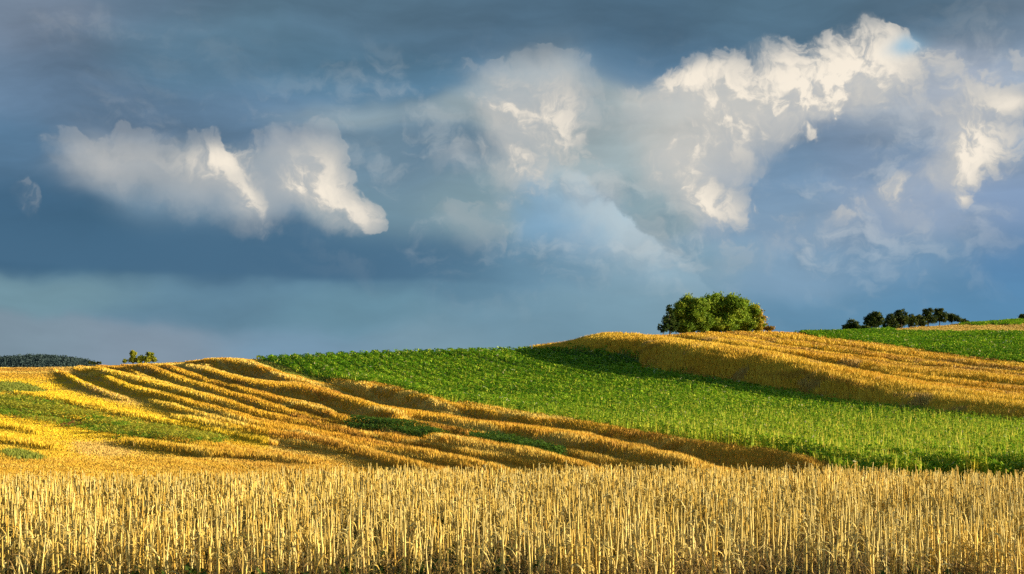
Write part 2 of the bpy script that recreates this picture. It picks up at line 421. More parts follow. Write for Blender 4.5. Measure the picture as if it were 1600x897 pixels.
def foot_of_bank(i, u):
    cv, rc, fc, reach = RCV[i]
    return at(cv, u) + at(rc, u) + at(fc, u) * .62
def ground_xy(x, y):
    """height of the flat foreground"""
    return np.zeros_like(x)

# where each crop grows
G1 = curve([(-100,520),(385,548),(395,558),(420,566),(440,572),(490,592),(540,604),(600,611),(640,624),(700,646),(800,664),(900,686),(1000,702),(1100,718),(1200,731),(1290,744),(1400,760)], 5)
G2 = curve([(700,500),(815,540),(835,548),(880,552),(900,554),(950,562),(1000,571),(1050,581),(1125,592),(1200,609),(1250,622),(1325,630),(1400,638),(1475,647),(1600,658),(2000,705)], 5)
G3 = curve([(1150,480),(1230,515),(1250,521),(1300,530),(1375,538),(1450,549),(1500,557),(1550,563),(1600,568),(2000,610)], 5)
G4 = curve([(1200,470),(1385,508),(1400,519),(1450,520),(1600,521),(2000,528)], 3)
G5 = curve([(1300,470),(1485,500),(1500,508),(1550,507),(1600,506),(2000,500)], 3)
def zone(u, v):
    """0 striped golden slope, 1 green field, 2 golden hill, 3 upper green field, 4 far golden strip, 5 far green strip"""
    z = np.zeros(u.shape, int)
    cv, rc, fc, reach = RCV[1]
    z[(v < np.where((u > 520) & (u < 1300), at(cv, u) + at(rc, u) - 6, at(G1, u))) & (u > 385)] = 1
    z[(v < np.where(u > 1000, foot_of_bank(15, u), at(G2, u))) & (u > 812)] = 2
    z[(v < at(G3, u)) & (u > 1225)] = 3
    z[(v < at(G4, u)) & (u > 1380)] = 4
    z[(v < at(G5, u)) & (u > 1480)] = 5
    return z

def soil_mat():
    m, nt = nodes_mat('field_soil')
    at_ = nt.nodes.new('ShaderNodeAttribute'); at_.attribute_name = 'tint'
    g = nt.nodes.new('ShaderNodeNewGeometry')
    P = S(g.outputs['Position'])
    def n3(scale, det):
        n = nt.nodes.new('ShaderNodeTexNoise'); S.put(n.inputs['Vector'], P)
        n.inputs['Scale'].default_value = scale; n.inputs['Detail'].default_value = det; return S(n.outputs[0])
    a, b = n3(.6, 6), n3(9.0, 3)
    c = scalecol(S(at_.outputs['Color']), a * .7 + b * .5 + .4)
    p = nt.nodes.new('ShaderNodeBsdfPrincipled'); S.put(p.inputs['Base Color'], c)
    p.inputs['Roughness'].default_value = .95; p.inputs['Specular IOR Level'].default_value = .1
    bp = nt.nodes.new('ShaderNodeBump'); bp.inputs['Strength'].default_value = .6; bp.inputs['Distance'].default_value = .1
    S.put(bp.inputs['Height'], b); nt.links.new(bp.outputs[0], p.inputs['Normal'])
    finish(nt, p.outputs[0]); return m
SOIL = soil_mat()

def make_terrain():
    us = np.concatenate([np.arange(-3000, -100, 50), np.arange(-100, 1700, 4), np.arange(1700, 4601, 50)]).astype(float)
    # rows: near flat ground, hillside, and the land falling away behind the crest
    near_D = np.concatenate([np.linspace(1.0, 14, 10), np.linspace(15, DFOOT - 1, 36)])
    vr = HOR + CAMZ * FPX / near_D
    NH = 190
    t = np.linspace(0, 1, NH)
    back = np.array([3, 6, 10, 16, 25, 40, 60, 90, 140, 220, 350, 600, 1000, 1700, 2800, 4500, 8000.])
    U, rows, tint = [], [], []
    for v in vr:
        rows.append(ground(us, np.full_like(us, v)))
    vs_ = at(SKY, us)
    for k in t:
        v = FOOT + (vs_ - FOOT) * k
        rows.append(ground(us, v))
    top = rows[-1]; Dt = top[:, 1]
    D0 = base_D(us, vs_ + 1.5); z0 = CAMZ - (vs_ + 1.5 - HOR) / FPX * D0
    slope = np.clip((top[:, 2] - z0) / np.maximum(Dt - D0, .1), -.02, (HOR - vs_) / FPX * .8)
    for b in back:
        zz = top[:, 2] + slope * b - np.where(b < 60, .0011 * b * b, .0011 * 3600 + .132 * (b - 60))
        zz = np.maximum(zz, -6 + .5 * np.tanh(zz * .01))
        D = Dt + b
        rows.append(np.stack([(us - 800) / FPX * D, D, zz], -1))
    V = np.array(rows); nr, nc = V.shape[:2]
    # soil colour by crop: dry straw litter, green undergrowth, dark earth in front
    C = np.zeros_like(V)
    straw = np.array([.40, .25, .065]); earth = np.array([.075, .05, .028]); green = np.array([.05, .10, .016])
    for i in range(nr):
        if i < len(vr): v = np.full_like(us, vr[i])
        elif i < len(vr) + NH: v = FOOT + (vs_ - FOOT) * t[i - len(vr)]
        else: v = vs_ - .5
        z = zone(us, v)
        w_ = (v - at(RCV[2][0], us)) / 7
        s1 = vnoise(us / 110, w_, 1.0, 3)[:, None]; s2 = vnoise(us / 30, v / 6, 1.0, 4)[:, None]
        st_ = straw * (.75 + .5 * s2) + (np.array([.52, .29, .04]) - straw) * np.clip((s1 - .35) * 3, 0, 1)
        c = np.where(np.isin(z, (1, 3, 5))[:, None], green, st_)
        if i < len(vr):
            k = np.clip((near_D[i] - 39) / 4, 0, 1)
            c = c * k + (earth * (1 - np.clip((near_D[i] - 25) / 8, 0, 1)) + np.array([.24, .16, .055]) * np.clip((near_D[i] - 25) / 8, 0, 1)) * (1 - k)
        C[i] = c
    idx = np.arange(nr * nc).reshape(nr, nc)
    F = np.stack([idx[:-1, :-1], idx[:-1, 1:], idx[1:, 1:], idx[1:, :-1]], -1).reshape(-1, 4)
    V = V.reshape(-1, 3); C = C.reshape(-1, 3)
    o = build('ground', V, F, SOIL, C, smooth_=True)
    o['kind'] = 'structure'
    # the rest of the plain, behind the viewpoint
    s = 9000.0
    pv = np.array([[-s, -s, -.02], [s, -s, -.02], [s, 1.2, -.02], [-s, 1.2, -.02]])
    p = build('field_behind', pv, np.array([[0, 1, 2, 3]]), SOIL, np.tile(straw, (4, 1)))
    p['kind'] = 'structure'
make_terrain()
# ------------------------------------------------------------------ crops
GOLD = plant_mat('dry_crop', .10, .6, .15, .15, 1.5)
LEAF = plant_mat('green_crop', .35, .6, .1, .2, 1.5)

def scatter(n, umin, umax, v0, v1):
    """n places on the hillside, even over the sight lines so that near ground gets smaller, denser plants"""
    u = rng.uniform(umin, umax, n); k = rng.random(n)
    vs_ = at(SKY, u) + .15
    v = np.where(v1 is None, vs_ + (v0 - vs_) * k, 0) if v1 is None else rng.uniform(v0, v1, n)
    return u, v
def blades(P, H, W, lean, colr, nb=2, spread=.5):
    """each plant = nb narrow pointed blades round its foot"""
    n = len(P); Vs, Fs, Cs = [], [], []; off = 0
    for b in range(nb):
        a = rng.uniform(0, 2 * np.pi, n); h = H * rng.uniform(.75, 1.1, n); w = W * rng.uniform(.7, 1.3, n)
        dx, dy = np.cos(a), np.sin(a)
        foot = P + np.stack([rng.normal(0, spread, n) * W, rng.normal(0, spread, n) * W, np.zeros(n) - .05], -1)
        la = rng.uniform(0, 2 * np.pi, n); ll = lean * h * rng.uniform(0, 1, n)
        tip = foot + np.stack([np.cos(la) * ll, np.sin(la) * ll, h], -1)
        mid = foot + (tip - foot) * .62 + 0
        side = np.stack([dx * w / 2, dy * w / 2, np.zeros(n)], -1)
        v = np.stack([foot - side * .6, foot + side * .6, mid + side, tip, mid - side], 1)       # 5 verts
        Vs.append(v.reshape(-1, 3))
        i = off + np.arange(n)[:, None] * 5
        f = np.concatenate([i + np.array([[0, 1, 2]]), i + np.array([[0, 2, 4]]), i + np.array([[4, 2, 3]])], 0)
        Fs.append(f); off += n * 5
        cc = colr * rng.uniform(.8, 1.2, (n, 1)) * rng.uniform(.94, 1.06, (n, 3))
        Cs.append(np.repeat(cc, 5, 0))
    return np.concatenate(Vs), np.concatenate(Fs), np.concatenate(Cs)
def leaves(P, H, W, colr, nl=3):
    """broad-leaved plant: nl tilted leaf faces at different heights"""
    n = len(P); Vs, Fs, Cs = [], [], []; off = 0
    for b in range(nl):
        a = rng.uniform(0, 2 * np.pi, n); h = H * rng.uniform(.35, 1.05, n) if b else H * rng.uniform(.85, 1.1, n)
        w = W * rng.uniform(.7, 1.4, n); tilt = rng.uniform(-.5, .9, n)
        c = P + np.stack([rng.normal(0, .5, n) * W, rng.normal(0, .5, n) * W, h], -1)
        d = np.stack([np.cos(a) * np.cos(tilt), np.sin(a) * np.cos(tilt), np.sin(tilt)], -1) * (w * .75)[:, None]
        s = np.stack([-np.sin(a), np.cos(a), rng.normal(0, .35, n)], -1) * (w * .34)[:, None]
        v = np.stack([c - d, c + s, c + d, c - s], 1)
        Vs.append(v.reshape(-1, 3)); i = off + np.arange(n)[:, None] * 4
        Fs.append(np.concatenate([i + np.array([[0, 1, 2]]), i + np.array([[0, 2, 3]])], 0)); off += n * 4
        cc = colr * rng.uniform(.75, 1.25, (n, 1)) * rng.uniform(.92, 1.08, (n, 3))
        Cs.append(np.repeat(cc, 4, 0))
    return np.concatenate(Vs), np.concatenate(Fs), np.concatenate(Cs)
def pix(D): return D / 1422.0          # size of one picture dot at distance D

def inpoly(u, v, pts):
    p = np.array(pts, float); ins = np.zeros(u.shape, bool); j = len(p) - 1
    for i in range(len(p)):
        c = ((p[i, 1] > v) != (p[j, 1] > v)) & (u < (p[j, 0] - p[i, 0]) * (v - p[i, 1]) / (p[j, 1] - p[i, 1] + 1e-9) + p[i, 0])
        ins ^= c; j = i
    return ins
# patches of other growth on the striped slope
GREENBAND = [(-200,615),(0,623),(60,627),(125,645),(175,660),(250,673),(300,684),(350,695),(345,698),(290,694),(195,684),(140,672),(90,662),(40,656),(0,648),(-200,630)]
GRASS1 = [(-200,580),(0,597),(30,598),(60,606),(66,613),(30,615),(0,612),(-200,600)]
GRASS2 = [(5,706),(30,706),(60,714),(66,720),(30,718),(8,713)]
GRASS3 = [(396,561),(440,571),(500,590),(535,602),(500,602),(460,592),(430,579),(405,568)]
HEDGE = [(543,668),(575,670),(610,671),(640,673),(670,680),(690,686),(685,690),(650,687),(630,680),(600,676),(560,675),(545,672)]
HEDGE2 = [(735,688),(790,694),(850,708),(880,718),(870,720),(800,706),(745,694)]
PALE = [(105,602),(160,612),(215,624),(235,634),(200,631),(150,619),(110,608)]
PALE2 = [(110,692),(160,690),(205,702),(225,710),(170,716),(120,711)]
EDGE = curve([(0,612),(75,620),(150,640),(200,656),(250,668),(300,682),(350,695),(420,708)], 5)

def ragged(u, v):
    """field borders are not drawn with a ruler"""
    return v + (vnoise(u / 9, v / 3, 1.0, 70, 2) - .5) * 4.5 + rng.normal(0, .9, len(u))
def golden_slope():
    u, v = scatter(620000, -160, 1330, 752, None)
    keep = (zone(u, ragged(u, v)) == 0); u, v = u[keep], v[keep]
    st = strips(u, v) > .5
    P = ground(u, v); D = P[:, 1]
    n1 = vnoise(P[:, 0], P[:, 1], .05, 1); n2 = vnoise(P[:, 0], P[:, 1], .3, 2); n3 = vnoise(u / 110, (v - at(RCV[2][0], u)) / 7, 1.0, 3)
    # stubble: sparse and short, with bare litter between; crop on the banks: tall and close
    keep = st | (rng.random(len(u)) < .75 + .25 * (n2 > .5))
    u, v, P, D, st, n1, n2, n3 = [a[keep] for a in (u, v, P, D, st, n1, n2, n3)]
    tall = vnoise(u / 70, v / 8, 1.0, 9)
    H = np.where(st, .31 + .2 * n2, .10 + .10 * n2 + .12 * np.clip((tall - .55) * 4, 0, 1))
    nearf = np.clip((D - 56) / 40, 0, 1); H = H * (.75 + .25 * nearf)
    W = np.maximum(pix(D) * .65, .026)
    gold = np.array([.66, .40, .035]); orange = np.array([.60, .30, .028]); yellow = np.array([.82, .58, .03]); dry = np.array([.55, .36, .08]); brown = np.array([.26, .15, .06])
    c = gold + (orange - gold) * np.clip((n1 - .45) * 4, 0, 1)[:, None]
    c = np.where((~st & (n3 > .60))[:, None], dry, c)
    c = np.where((~st & (n3 < .30))[:, None], brown + (orange - brown) * n2[:, None], c)
    c = np.where(st[:, None], c * .6 + np.array([.78, .47, .035]) * .4, c)
    n4 = vnoise(u / 260, (v - .5 * at(RCV[2][0], u) - .5 * at(RCV[7][0], u)) / 2.6, 1.0, 13, 2)[:, None]
    c = np.where(n4 > .56, c + (np.array([.86, .66, .16]) - c) * np.clip((n4 - .56) * 7, 0, .7), np.where(n4 < .42, c + (np.array([.44, .21, .03]) - c) * np.clip((.42 - n4) * 7, 0, .75), c))
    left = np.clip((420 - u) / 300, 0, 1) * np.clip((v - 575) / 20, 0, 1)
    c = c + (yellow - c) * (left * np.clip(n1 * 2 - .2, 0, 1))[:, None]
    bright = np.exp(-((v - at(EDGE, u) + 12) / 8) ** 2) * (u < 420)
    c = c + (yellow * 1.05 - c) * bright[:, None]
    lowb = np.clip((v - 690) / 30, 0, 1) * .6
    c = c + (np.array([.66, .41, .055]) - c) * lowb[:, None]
    ju, jv = rng.normal(0, 9, len(u)), rng.normal(0, 2.5, len(v))
    pale = inpoly(u + ju, v + jv, PALE) | inpoly(u + ju, v + jv, PALE2)
    c[pale] = np.array([.68, .47, .12])
    gr = inpoly(u + ju, v + jv, GREENBAND) & (rng.random(len(u)) < 1.5 * vnoise(P[:, 0], P[:, 1], .12, 8) - .24); g1 = np.zeros_like(gr)
    for q in (GRASS1, GRASS2, GRASS3): g1 |= inpoly(u + rng.normal(0, 5, len(u)), v + rng.normal(0, 1.2, len(v)), q)
    hd = (inpoly(u + ju * .6, v + jv * .4, HEDGE) | inpoly(u + ju * .6, v + jv * .4, HEDGE2)) & (rng.random(len(u)) < .8)
    c[g1] = np.array([.20, .24, .03]) * (.7 + .6 * n2[g1])[:, None]; H[g1] = .3
    rest = ~(gr | hd)
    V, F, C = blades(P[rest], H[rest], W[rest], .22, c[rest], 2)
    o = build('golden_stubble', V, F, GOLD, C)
    tag(o, 'striped slope of golden cut crop in long wavy swaths, on the left of the green field', 'cereal field', kind='stuff')
    # weeds of the green band
    k = gr; m = k.sum(); nn = vnoise(P[k][:, 0], P[k][:, 1], .25, 5)
    cg = np.array([.22, .36, .028]) + np.zeros((m, 3))
    cg[nn > .55] = np.array([.44, .44, .045]); cg[(nn < .36) & (u[k] < 130)] = np.array([.36, .17, .05])
    V, F, C = leaves(P[k], .15 + 1.3 * np.clip(nn - .3, 0, 1), np.maximum(pix(D[k]) * 1.7, .13), cg, 4)
    o = build('green_weeds', V, F, LEAF, C)
    tag(o, 'rough band of low green and russet weeds crossing the yellow slope at left', 'weeds', kind='stuff')
    # dense low growth sheltering under a bank
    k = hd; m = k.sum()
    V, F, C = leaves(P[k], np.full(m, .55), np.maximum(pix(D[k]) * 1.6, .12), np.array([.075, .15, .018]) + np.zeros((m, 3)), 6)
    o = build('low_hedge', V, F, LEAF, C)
    tag(o, 'dark green low growth under a golden bank in the middle of the striped slope', 'undergrowth', kind='stuff')

def green_fields():
    for zid, nm, lab, um in ((1, 'green_crop', 'broad band of leafy green crop between the striped slope and the golden hill', (370, 1760)),
                             (3, 'green_crop', 'upper field of green crop on the hilltop below the row of small dark trees', (1200, 1760)),
                             (5, 'green_crop', 'thin far green field along the skyline at the right edge', (1470, 1760))):
        n = {1: 260000, 3: 60000, 5: 16000}[zid]
        u, v = scatter(n, um[0], um[1], 750, None) if zid == 1 else scatter(n * 4, um[0], um[1], 625, None) if zid == 3 else scatter(n * 6, um[0], um[1], 530, None)
        k = zone(u, ragged(u, v)) == zid; u, v = u[k], v[k]
        P = ground(u, v); D = P[:, 1]
        rv_ = np.sin((P[:, 0] * .98 + P[:, 1] * .20) * 2 * np.pi / 2.6 + 1.5 * vnoise(P[:, 0], P[:, 1], .03, 15))
        k = (rv_ > -.70) | (rng.random(len(u)) < .30); u, v, P, D = u[k], v[k], P[k], D[k]
        n1 = vnoise(P[:, 0], P[:, 1], .06, 11); n2 = vnoise(P[:, 0], P[:, 1], .5, 12); n3 = rng.random(len(u))
        rowv = rv_[k]
        H = .50 + .25 * n2 + .20 * rowv
        W = np.maximum(pix(D) * 1.9, .17)
        dark = np.array([.075, .20, .008]); mid = np.array([.165, .35, .010]); lime = np.array([.42, .56, .035])
        c = dark + (mid - dark) * np.clip(n1 * 1.6 - .2 + .5 * (n2 - .5), 0, 1)[:, None]
        c = np.where((n3 < .10 + .3 * (n1 - .4) + .30 * np.clip((v - 560) / 120, 0, 1) * np.clip((u - 500) / 500, .3, 1))[:, None], lime, c)
        fl = n3 > .994
        c[fl] = np.array([.62, .58, .30]); H[fl] *= 1.2
        near = np.clip((170 - D) / 90, 0, 1); W = W * (1 - .35 * near)
        V, F, C = leaves(P, H, W, c, 3)
        # upright shoots with pale yellowish tips, plainest in the near part
        warmq = np.clip((u - 900) / 300, 0, 1) * np.clip((v - 625) / 40, 0, 1)
        q = rng.random(len(u)) < .16 + .20 * near + .08 * warmq
        V2, F2, C2 = blades(P[q], H[q] * rng.uniform(1.05, 1.45, q.sum()), W[q] * .5, .25, np.array([.34, .46, .03]) + (rng.random((q.sum(), 1)) ** 2.2 * (.6 + .7 * warmq[q][:, None])) * np.array([.42, .20, .05]), 2, .8)
        F = np.concatenate([F, F2 + len(V)]); V = np.concatenate([V, V2]); C = np.concatenate([C, C2])
        o = build(nm, V, F, LEAF, C); tag(o, lab, 'green field', kind='stuff')

def golden_hill():
    for zid, lab, um, vb, n in ((2, 'golden hill of standing ripe crop with tractor lines, below the grove', (800, 1760), 665, 330000),
                                (4, 'thin strip of pale golden crop high on the right beside the small dark trees', (1370, 1760), 530, 60000)):
        u, v = scatter(n, um[0], um[1], vb, None)
        k = zone(u, ragged(u, v)) == zid; u, v = u[k], v[k]
        P = ground(u, v); D = P[:, 1]; st = strips(u, v) > .5
        n1 = vnoise(P[:, 0], P[:, 1], .05, 21); n2 = vnoise(P[:, 0], P[:, 1], .35, 22); n3 = vnoise(u / 60, v / 4, 1.0, 23)
        rows = np.sin((P[:, 0] * .94 + P[:, 1] * .30) * 2 * np.pi / 5.5 + n1 * 3) > .80
        keep = ~(rows & ~st) | (rng.random(len(u)) < .25)
        u, v, P, D, st, n1, n2, n3 = [a[keep] for a in (u, v, P, D, st, n1, n2, n3)]
        ln = np.sin(((v - at(RCV[16][0], u)) / 8.5 + 1.2 * n1) * 2 * np.pi)
        n4 = vnoise(u / 300, (v - at(RCV[16][0], u)) / 3.0, 1.0, 24, 2)[:, None]
        H = .34 + .16 * n2 + .22 * (ln > -.1) + st * .62 * np.clip((1700 - u) / 400, .3, 1) * (zid == 2)
        W = np.maximum(pix(D) * .65, .06)
        gold = np.array([.78, .52, .05]); orange = np.array([.72, .42, .03]); dry = np.array([.56, .37, .09])
        c = gold + (orange - gold) * np.clip((n1 - .4) * 3, 0, 1)[:, None]
        c = np.where((n3 > .68)[:, None], dry, c)
        c = np.where(n4 < .42, c + (np.array([.46, .25, .04]) - c) * np.clip((.42 - n4) * 6, 0, .7), c)
        if zid == 4: c = c * .3 + np.array([.60, .45, .12]) * .7
        V, F, C = blades(P, H, W, .3, c, 2)
        o = build('golden_crop', V, F, GOLD, C); tag(o, lab, 'cereal field', kind='stuff')
golden_slope(); green_fields(); golden_hill()
# ------------------------------------------------------------------ trees
def bark_mat():
    m, nt = nodes_mat('bark')
    n = nt.nodes.new('ShaderNodeTexNoise'); n.inputs['Scale'].default_value = 6; n.inputs['Detail'].default_value = 5
    c = mixc(S(n.outputs[0]), (.05, .035, .025), (.16, .12, .085))
    p = nt.nodes.new('ShaderNodeBsdfPrincipled'); S.put(p.inputs['Base Color'], c); p.inputs['Roughness'].default_value = .9
    finish(nt, p.outputs[0]); return m
BARK = bark_mat()
TREELEAF = plant_mat('tree_leaf', .25, .6, .1, .3, .8)
def tube(pts, rad, k=6):
    """swept tube through pts with radii rad -> V, F (quads)"""
    pts = np.array(pts, float); V = []
    for i, p in enumerate(pts):
        d = pts[min(i + 1, len(pts) - 1)] - pts[max(i - 1, 0)]; d /= np.linalg.norm(d) + 1e-9
        a = np.cross(d, (0, 0, 1.0) if abs(d[2]) < .9 else (1.0, 0, 0)); a /= np.linalg.norm(a); b = np.cross(d, a)
        for j in range(k):
            t = 2 * math.pi * j / k; V.append(p + rad[i] * (math.cos(t) * a + math.sin(t) * b))
    F = [[i * k + j, i * k + (j + 1) % k, (i + 1) * k + (j + 1) % k, (i + 1) * k + j] for i in range(len(pts) - 1) for j in range(k)]
    return np.array(V), np.array(F)
def merge(parts):
    V = []; F = []; o = 0
    for v, f in parts: V.append(v); F.append(f + o); o += len(v)
    return np.concatenate(V), np.concatenate(F)
def tree(name, base, lobes, label, group, cat='tree', leaf=.3, dens=1.0, colours=((.035, .075, .014), (.085, .13, .02), (.16, .19, .03)), autumn=None, trunk_r=None):
    """base (x,y,z); lobes = list of (dx, dz, dy, rx, rz) clumps relative to the base; limbs reach into every clump"""
    b = np.array(base); root = bpy.data.objects.new(name, None); col.objects.link(root); root.location = base
    tag(root, label, cat, group)
    top = max(l[1] + l[4] for l in lobes); r0 = trunk_r or max(.05, top * .028)
    parts = []
    lean = rng.normal(0, .03, 2) * top
    cx = np.mean([l[0] for l in lobes])
    trunk = [(cx * t ** 2 + lean[0] * t, lean[1] * t, -.6 + (top * .72 + .6) * t) for t in np.linspace(0, 1, 6)]
    parts.append(tube(trunk, [r0 * (1.25 - 1.0 * t) for t in np.linspace(0, 1, 6)], 7))
    for l in lobes:
        t = min(.75, max(.12, (l[1] - l[4] * .7) / (top * .75))); s = np.array([cx * t ** 2 + lean[0] * t, lean[1] * t, top * .72 * t])
        e = np.array([l[0], l[2], l[1] + l[4] * .3]); m = (s + e) / 2 + np.array([0, 0, -.06 * top])
        parts.append(tube([s, m, e], [r0 * .5, r0 * .3, r0 * .08], 5))
        for q in range(3):
            e2 = e + rng.normal(0, .45, 3) * np.array([l[3], l[3], l[4]])
            parts.append(tube([m, (m + e2) / 2 + rng.normal(0, .1, 3) * l[3], e2], [r0 * .25, r0 * .14, r0 * .04], 4))
    V, F = merge(parts); build('trunk', V, F, BARK, None, root, True)
    Ps, Cs = [], []
    for l in lobes:
        # sub clumps over the clump's surface, leaves round each of them: leaves gaps between
        nsub = max(6, int(26 * dens))
        d = rng.normal(0, 1, (nsub, 3)); d /= np.linalg.norm(d, axis=1)[:, None]
        rr = rng.uniform(.45, 1.0, (nsub, 1))
        c = np.array([l[0], l[2], l[1]]) + d * rr * np.array([l[3], l[3] * .9, l[4]])
        nl = int(60 * dens * max(.5, min(2.0, (l[3] / leaf / 6) ** 1.2)))
        sz = rng.uniform(.16, .34, (nsub, 1)) * (l[3] + l[4]) / 2
        p = c[:, None, :] + rng.normal(0, 1, (nsub, nl, 3)) * .62 * sz[:, None, :] * np.array([1.15, 1.15, .8])
        mixv = rng.random((nsub, 1, 1)) * .75 + rng.random((nsub, nl, 1)) * .25
        k0, k1, k2 = [np.array(q) for q in colours]
        cc = np.where(mixv < .6, k0 + (k1 - k0) * mixv / .6, k1 + (k2 - k1) * (mixv - .6) / .4)
        if autumn:
            aw = np.clip((p[..., 0:1] - autumn[0]) / autumn[1], 0, 1) * (rng.random((nsub, 1, 1)) < .7)
            cc = cc * (1 - aw) + np.array(autumn[2]) * aw
        ok = p.reshape(-1, 3)[:, 2] > .15
        Ps.append(p.reshape(-1, 3)[ok]); Cs.append(cc.reshape(-1, 3)[ok])
    P = np.concatenate(Ps); C = np.concatenate(Cs); n = len(P)
    a = rng.normal(0, 1, (n, 3)); a /= np.linalg.norm(a, axis=1)[:, None]
    r = rng.normal(0, 1, (n, 3)); s = np.cross(a, r); s /= np.linalg.norm(s, axis=1)[:, None]
    w = leaf * rng.uniform(.6, 1.3, (n, 1))
    V = np.stack([P - a * w * .75, P + s * w * .4, P + a * w * .75, P - s * w * .4], 1).reshape(-1, 3)
    F = np.arange(n * 4).reshape(n, 4)
    build('crown', V, F, TREELEAF, np.repeat(C * rng.uniform(.8, 1.2, (n, 1)), 4, 0), root)
    return root
def crest_pt(u, behind=3.0):
    v = float(at(SKY, u)); g = ground(np.array([float(u)]), np.array([v + .2]))[0]
    D = g[1] + behind
    return np.array([(u - 800) / FPX * D, D, g[2] - .3 - .01 * behind]), D
def px_lobes(u0, D, zb, lst):
    """clumps given by their place among the others as seen from the road (px) -> metres"""
    out = []
    for (u, v, ru, rv) in lst:
        k = D / FPX
        out.append(((u - u0) * k, CAMZ + (HOR - v) * k - zb, float(rng.uniform(-.35, .35)) * ru * k, ru * k, rv * k))
    return out
GROVE = 'trees of the hilltop grove'
b, D = crest_pt(1047, 5)
tree('grove_tree', b, px_lobes(1047, D, b[2], [(1046,483,5,7),(1047,492,7,8),(1043,503,9,9),(1052,510,10,8)]), 'slim dark tree with a thin top at the left end of the hilltop grove', GROVE, leaf=.34, dens=.8,
     colours=((.028, .06, .014), (.05, .09, .016), (.09, .12, .02)))
b, D = crest_pt(1036, 4)
tree('grove_shrub', b, px_lobes(1036, D, b[2], [(1034,512,6,7),(1041,513,8,7)]), 'low dark shrub under the left edge of the hilltop grove', GROVE, 'shrub', .3, .8, ((.028, .06, .014), (.05, .09, .016), (.08, .11, .02)))
b, D = crest_pt(1077, 7)
tree('grove_tree', b, px_lobes(1077, D, b[2], [(1074,475,17,13),(1090,478,15,13),(1062,488,14,14),(1080,492,22,16),(1062,505,20,13),(1094,504,18,15),(1078,508,22,12)]), 'broad dark green tree with a rounded crown, left of the tallest tree in the grove', GROVE, leaf=.36, dens=1.5,
     colours=((.08, .16, .013), (.19, .30, .024), (.36, .42, .04)))
b, D = crest_pt(1122, 8)
tree('grove_tree', b, px_lobes(1122, D, b[2], [(1106,479,15,14),(1150,478,15,13),(1118,474,20,14),(1140,475,18,14),(1104,486,16,15),(1128,490,26,18),(1152,486,16,15),(1108,504,20,14),(1142,504,22,14),(1124,508,24,12)]), 'tallest green tree of the grove with a wide sunlit crown in its middle', GROVE, leaf=.38, dens=1.5,
     colours=((.09, .18, .014), (.24, .36, .028), (.43, .49, .045)))
b, D = crest_pt(1164, 6)
tree('grove_tree', b, px_lobes(1164, D, b[2], [(1160,480,18,14),(1176,489,15,13),(1160,500,22,14),(1184,501,13,12),(1172,509,24,10)]), 'green tree with orange autumn leaves on its sloping right side, in the grove', GROVE, leaf=.35, dens=1.5,
     colours=((.09, .18, .014), (.23, .34, .026), (.40, .44, .045)), autumn=(2.0, 3.2, (.50, .34, .035)))
b, D = crest_pt(1196, 4)
tree('grove_shrub', b, px_lobes(1196, D, b[2], [(1194,511,8,6),(1203,514,8,4)]), 'low yellow and orange shrub trailing off the right end of the grove', GROVE, 'shrub', .28, .9,
     ((.22, .17, .025), (.34, .22, .03), (.45, .26, .04)))
ROW = 'small dark trees in a row on the right skyline'
DK = ((.025, .05, .012), (.06, .09, .016), (.18, .20, .03))
def rowtree(u, lst, label, cat='tree', leaf=.36, dens=1.0, behind=6):
    bb, DD = crest_pt(u, behind)
    lst = [(q, w - .5, ru * 1.18, rv * 1.2) for q, w, ru, rv in lst]
    tree('ridge_tree' if cat == 'tree' else 'ridge_shrub', bb, px_lobes(u, DD, bb[2], lst), label, ROW, cat, leaf, dens, DK)
rowtree(1331, [(1331,506,8,6),(1326,512,8,5),(1337,512,7,5)], 'small round dark tree standing apart at the left end of the ridge row')
rowtree(1366, [(1368,493,8,6),(1362,499,9,5),(1374,501,8,6),(1366,507,10,6),(1356,505,6,4)], 'dark layered tree with gaps between its boughs, second from left in the ridge row')
rowtree(1347, [(1345,513,6,3),(1353,513,5,4)], 'tiny dark shrub between the two leftmost trees of the ridge row', 'shrub', .3)
rowtree(1391, [(1391,499,7,6),(1388,507,8,6),(1396,506,7,7)], 'dark tree on the left flank of the pointed middle tree of the ridge row')
rowtree(1408, [(1409,490,8,6),(1405,497,9,7),(1412,500,9,7),(1406,506,10,6)], 'tall dark tree in the middle of the ridge row with a pointed top')
rowtree(1424, [(1423,499,7,6),(1426,505,7,6)], 'low dark tree at the right flank of the middle tree of the ridge row')
rowtree(1439, [(1437,499,6,6),(1440,504,8,6)], 'low dark tree just left of the twin tall trees in the ridge row')
rowtree(1450, [(1452,489,7,6),(1446,495,7,7),(1454,499,8,8)], 'left one of the twin tall trees in the ridge row')
rowtree(1468, [(1468,488,7,6),(1464,496,6,8),(1472,497,7,7)], 'right one of the twin tall trees in the ridge row, brownish at the top')
rowtree(1487, [(1484,496,7,5),(1490,499,9,5)], 'broad low olive tree to the right of the twin trees of the ridge row', 'tree', .36)
rowtree(1506, [(1505,502,4,3),(1509,503,4,2)], 'last tiny shrub at the right end of the ridge row', 'shrub', .3)
rowtree(1597, [(1597,496,5,4),(1602,497,4,3)], 'single dark bush on the far skyline at the right edge of the picture', 'shrub', .35)
LS = 'small trees on the left skyline'
LC = ((.12, .16, .02), (.32, .36, .035), (.52, .48, .05))
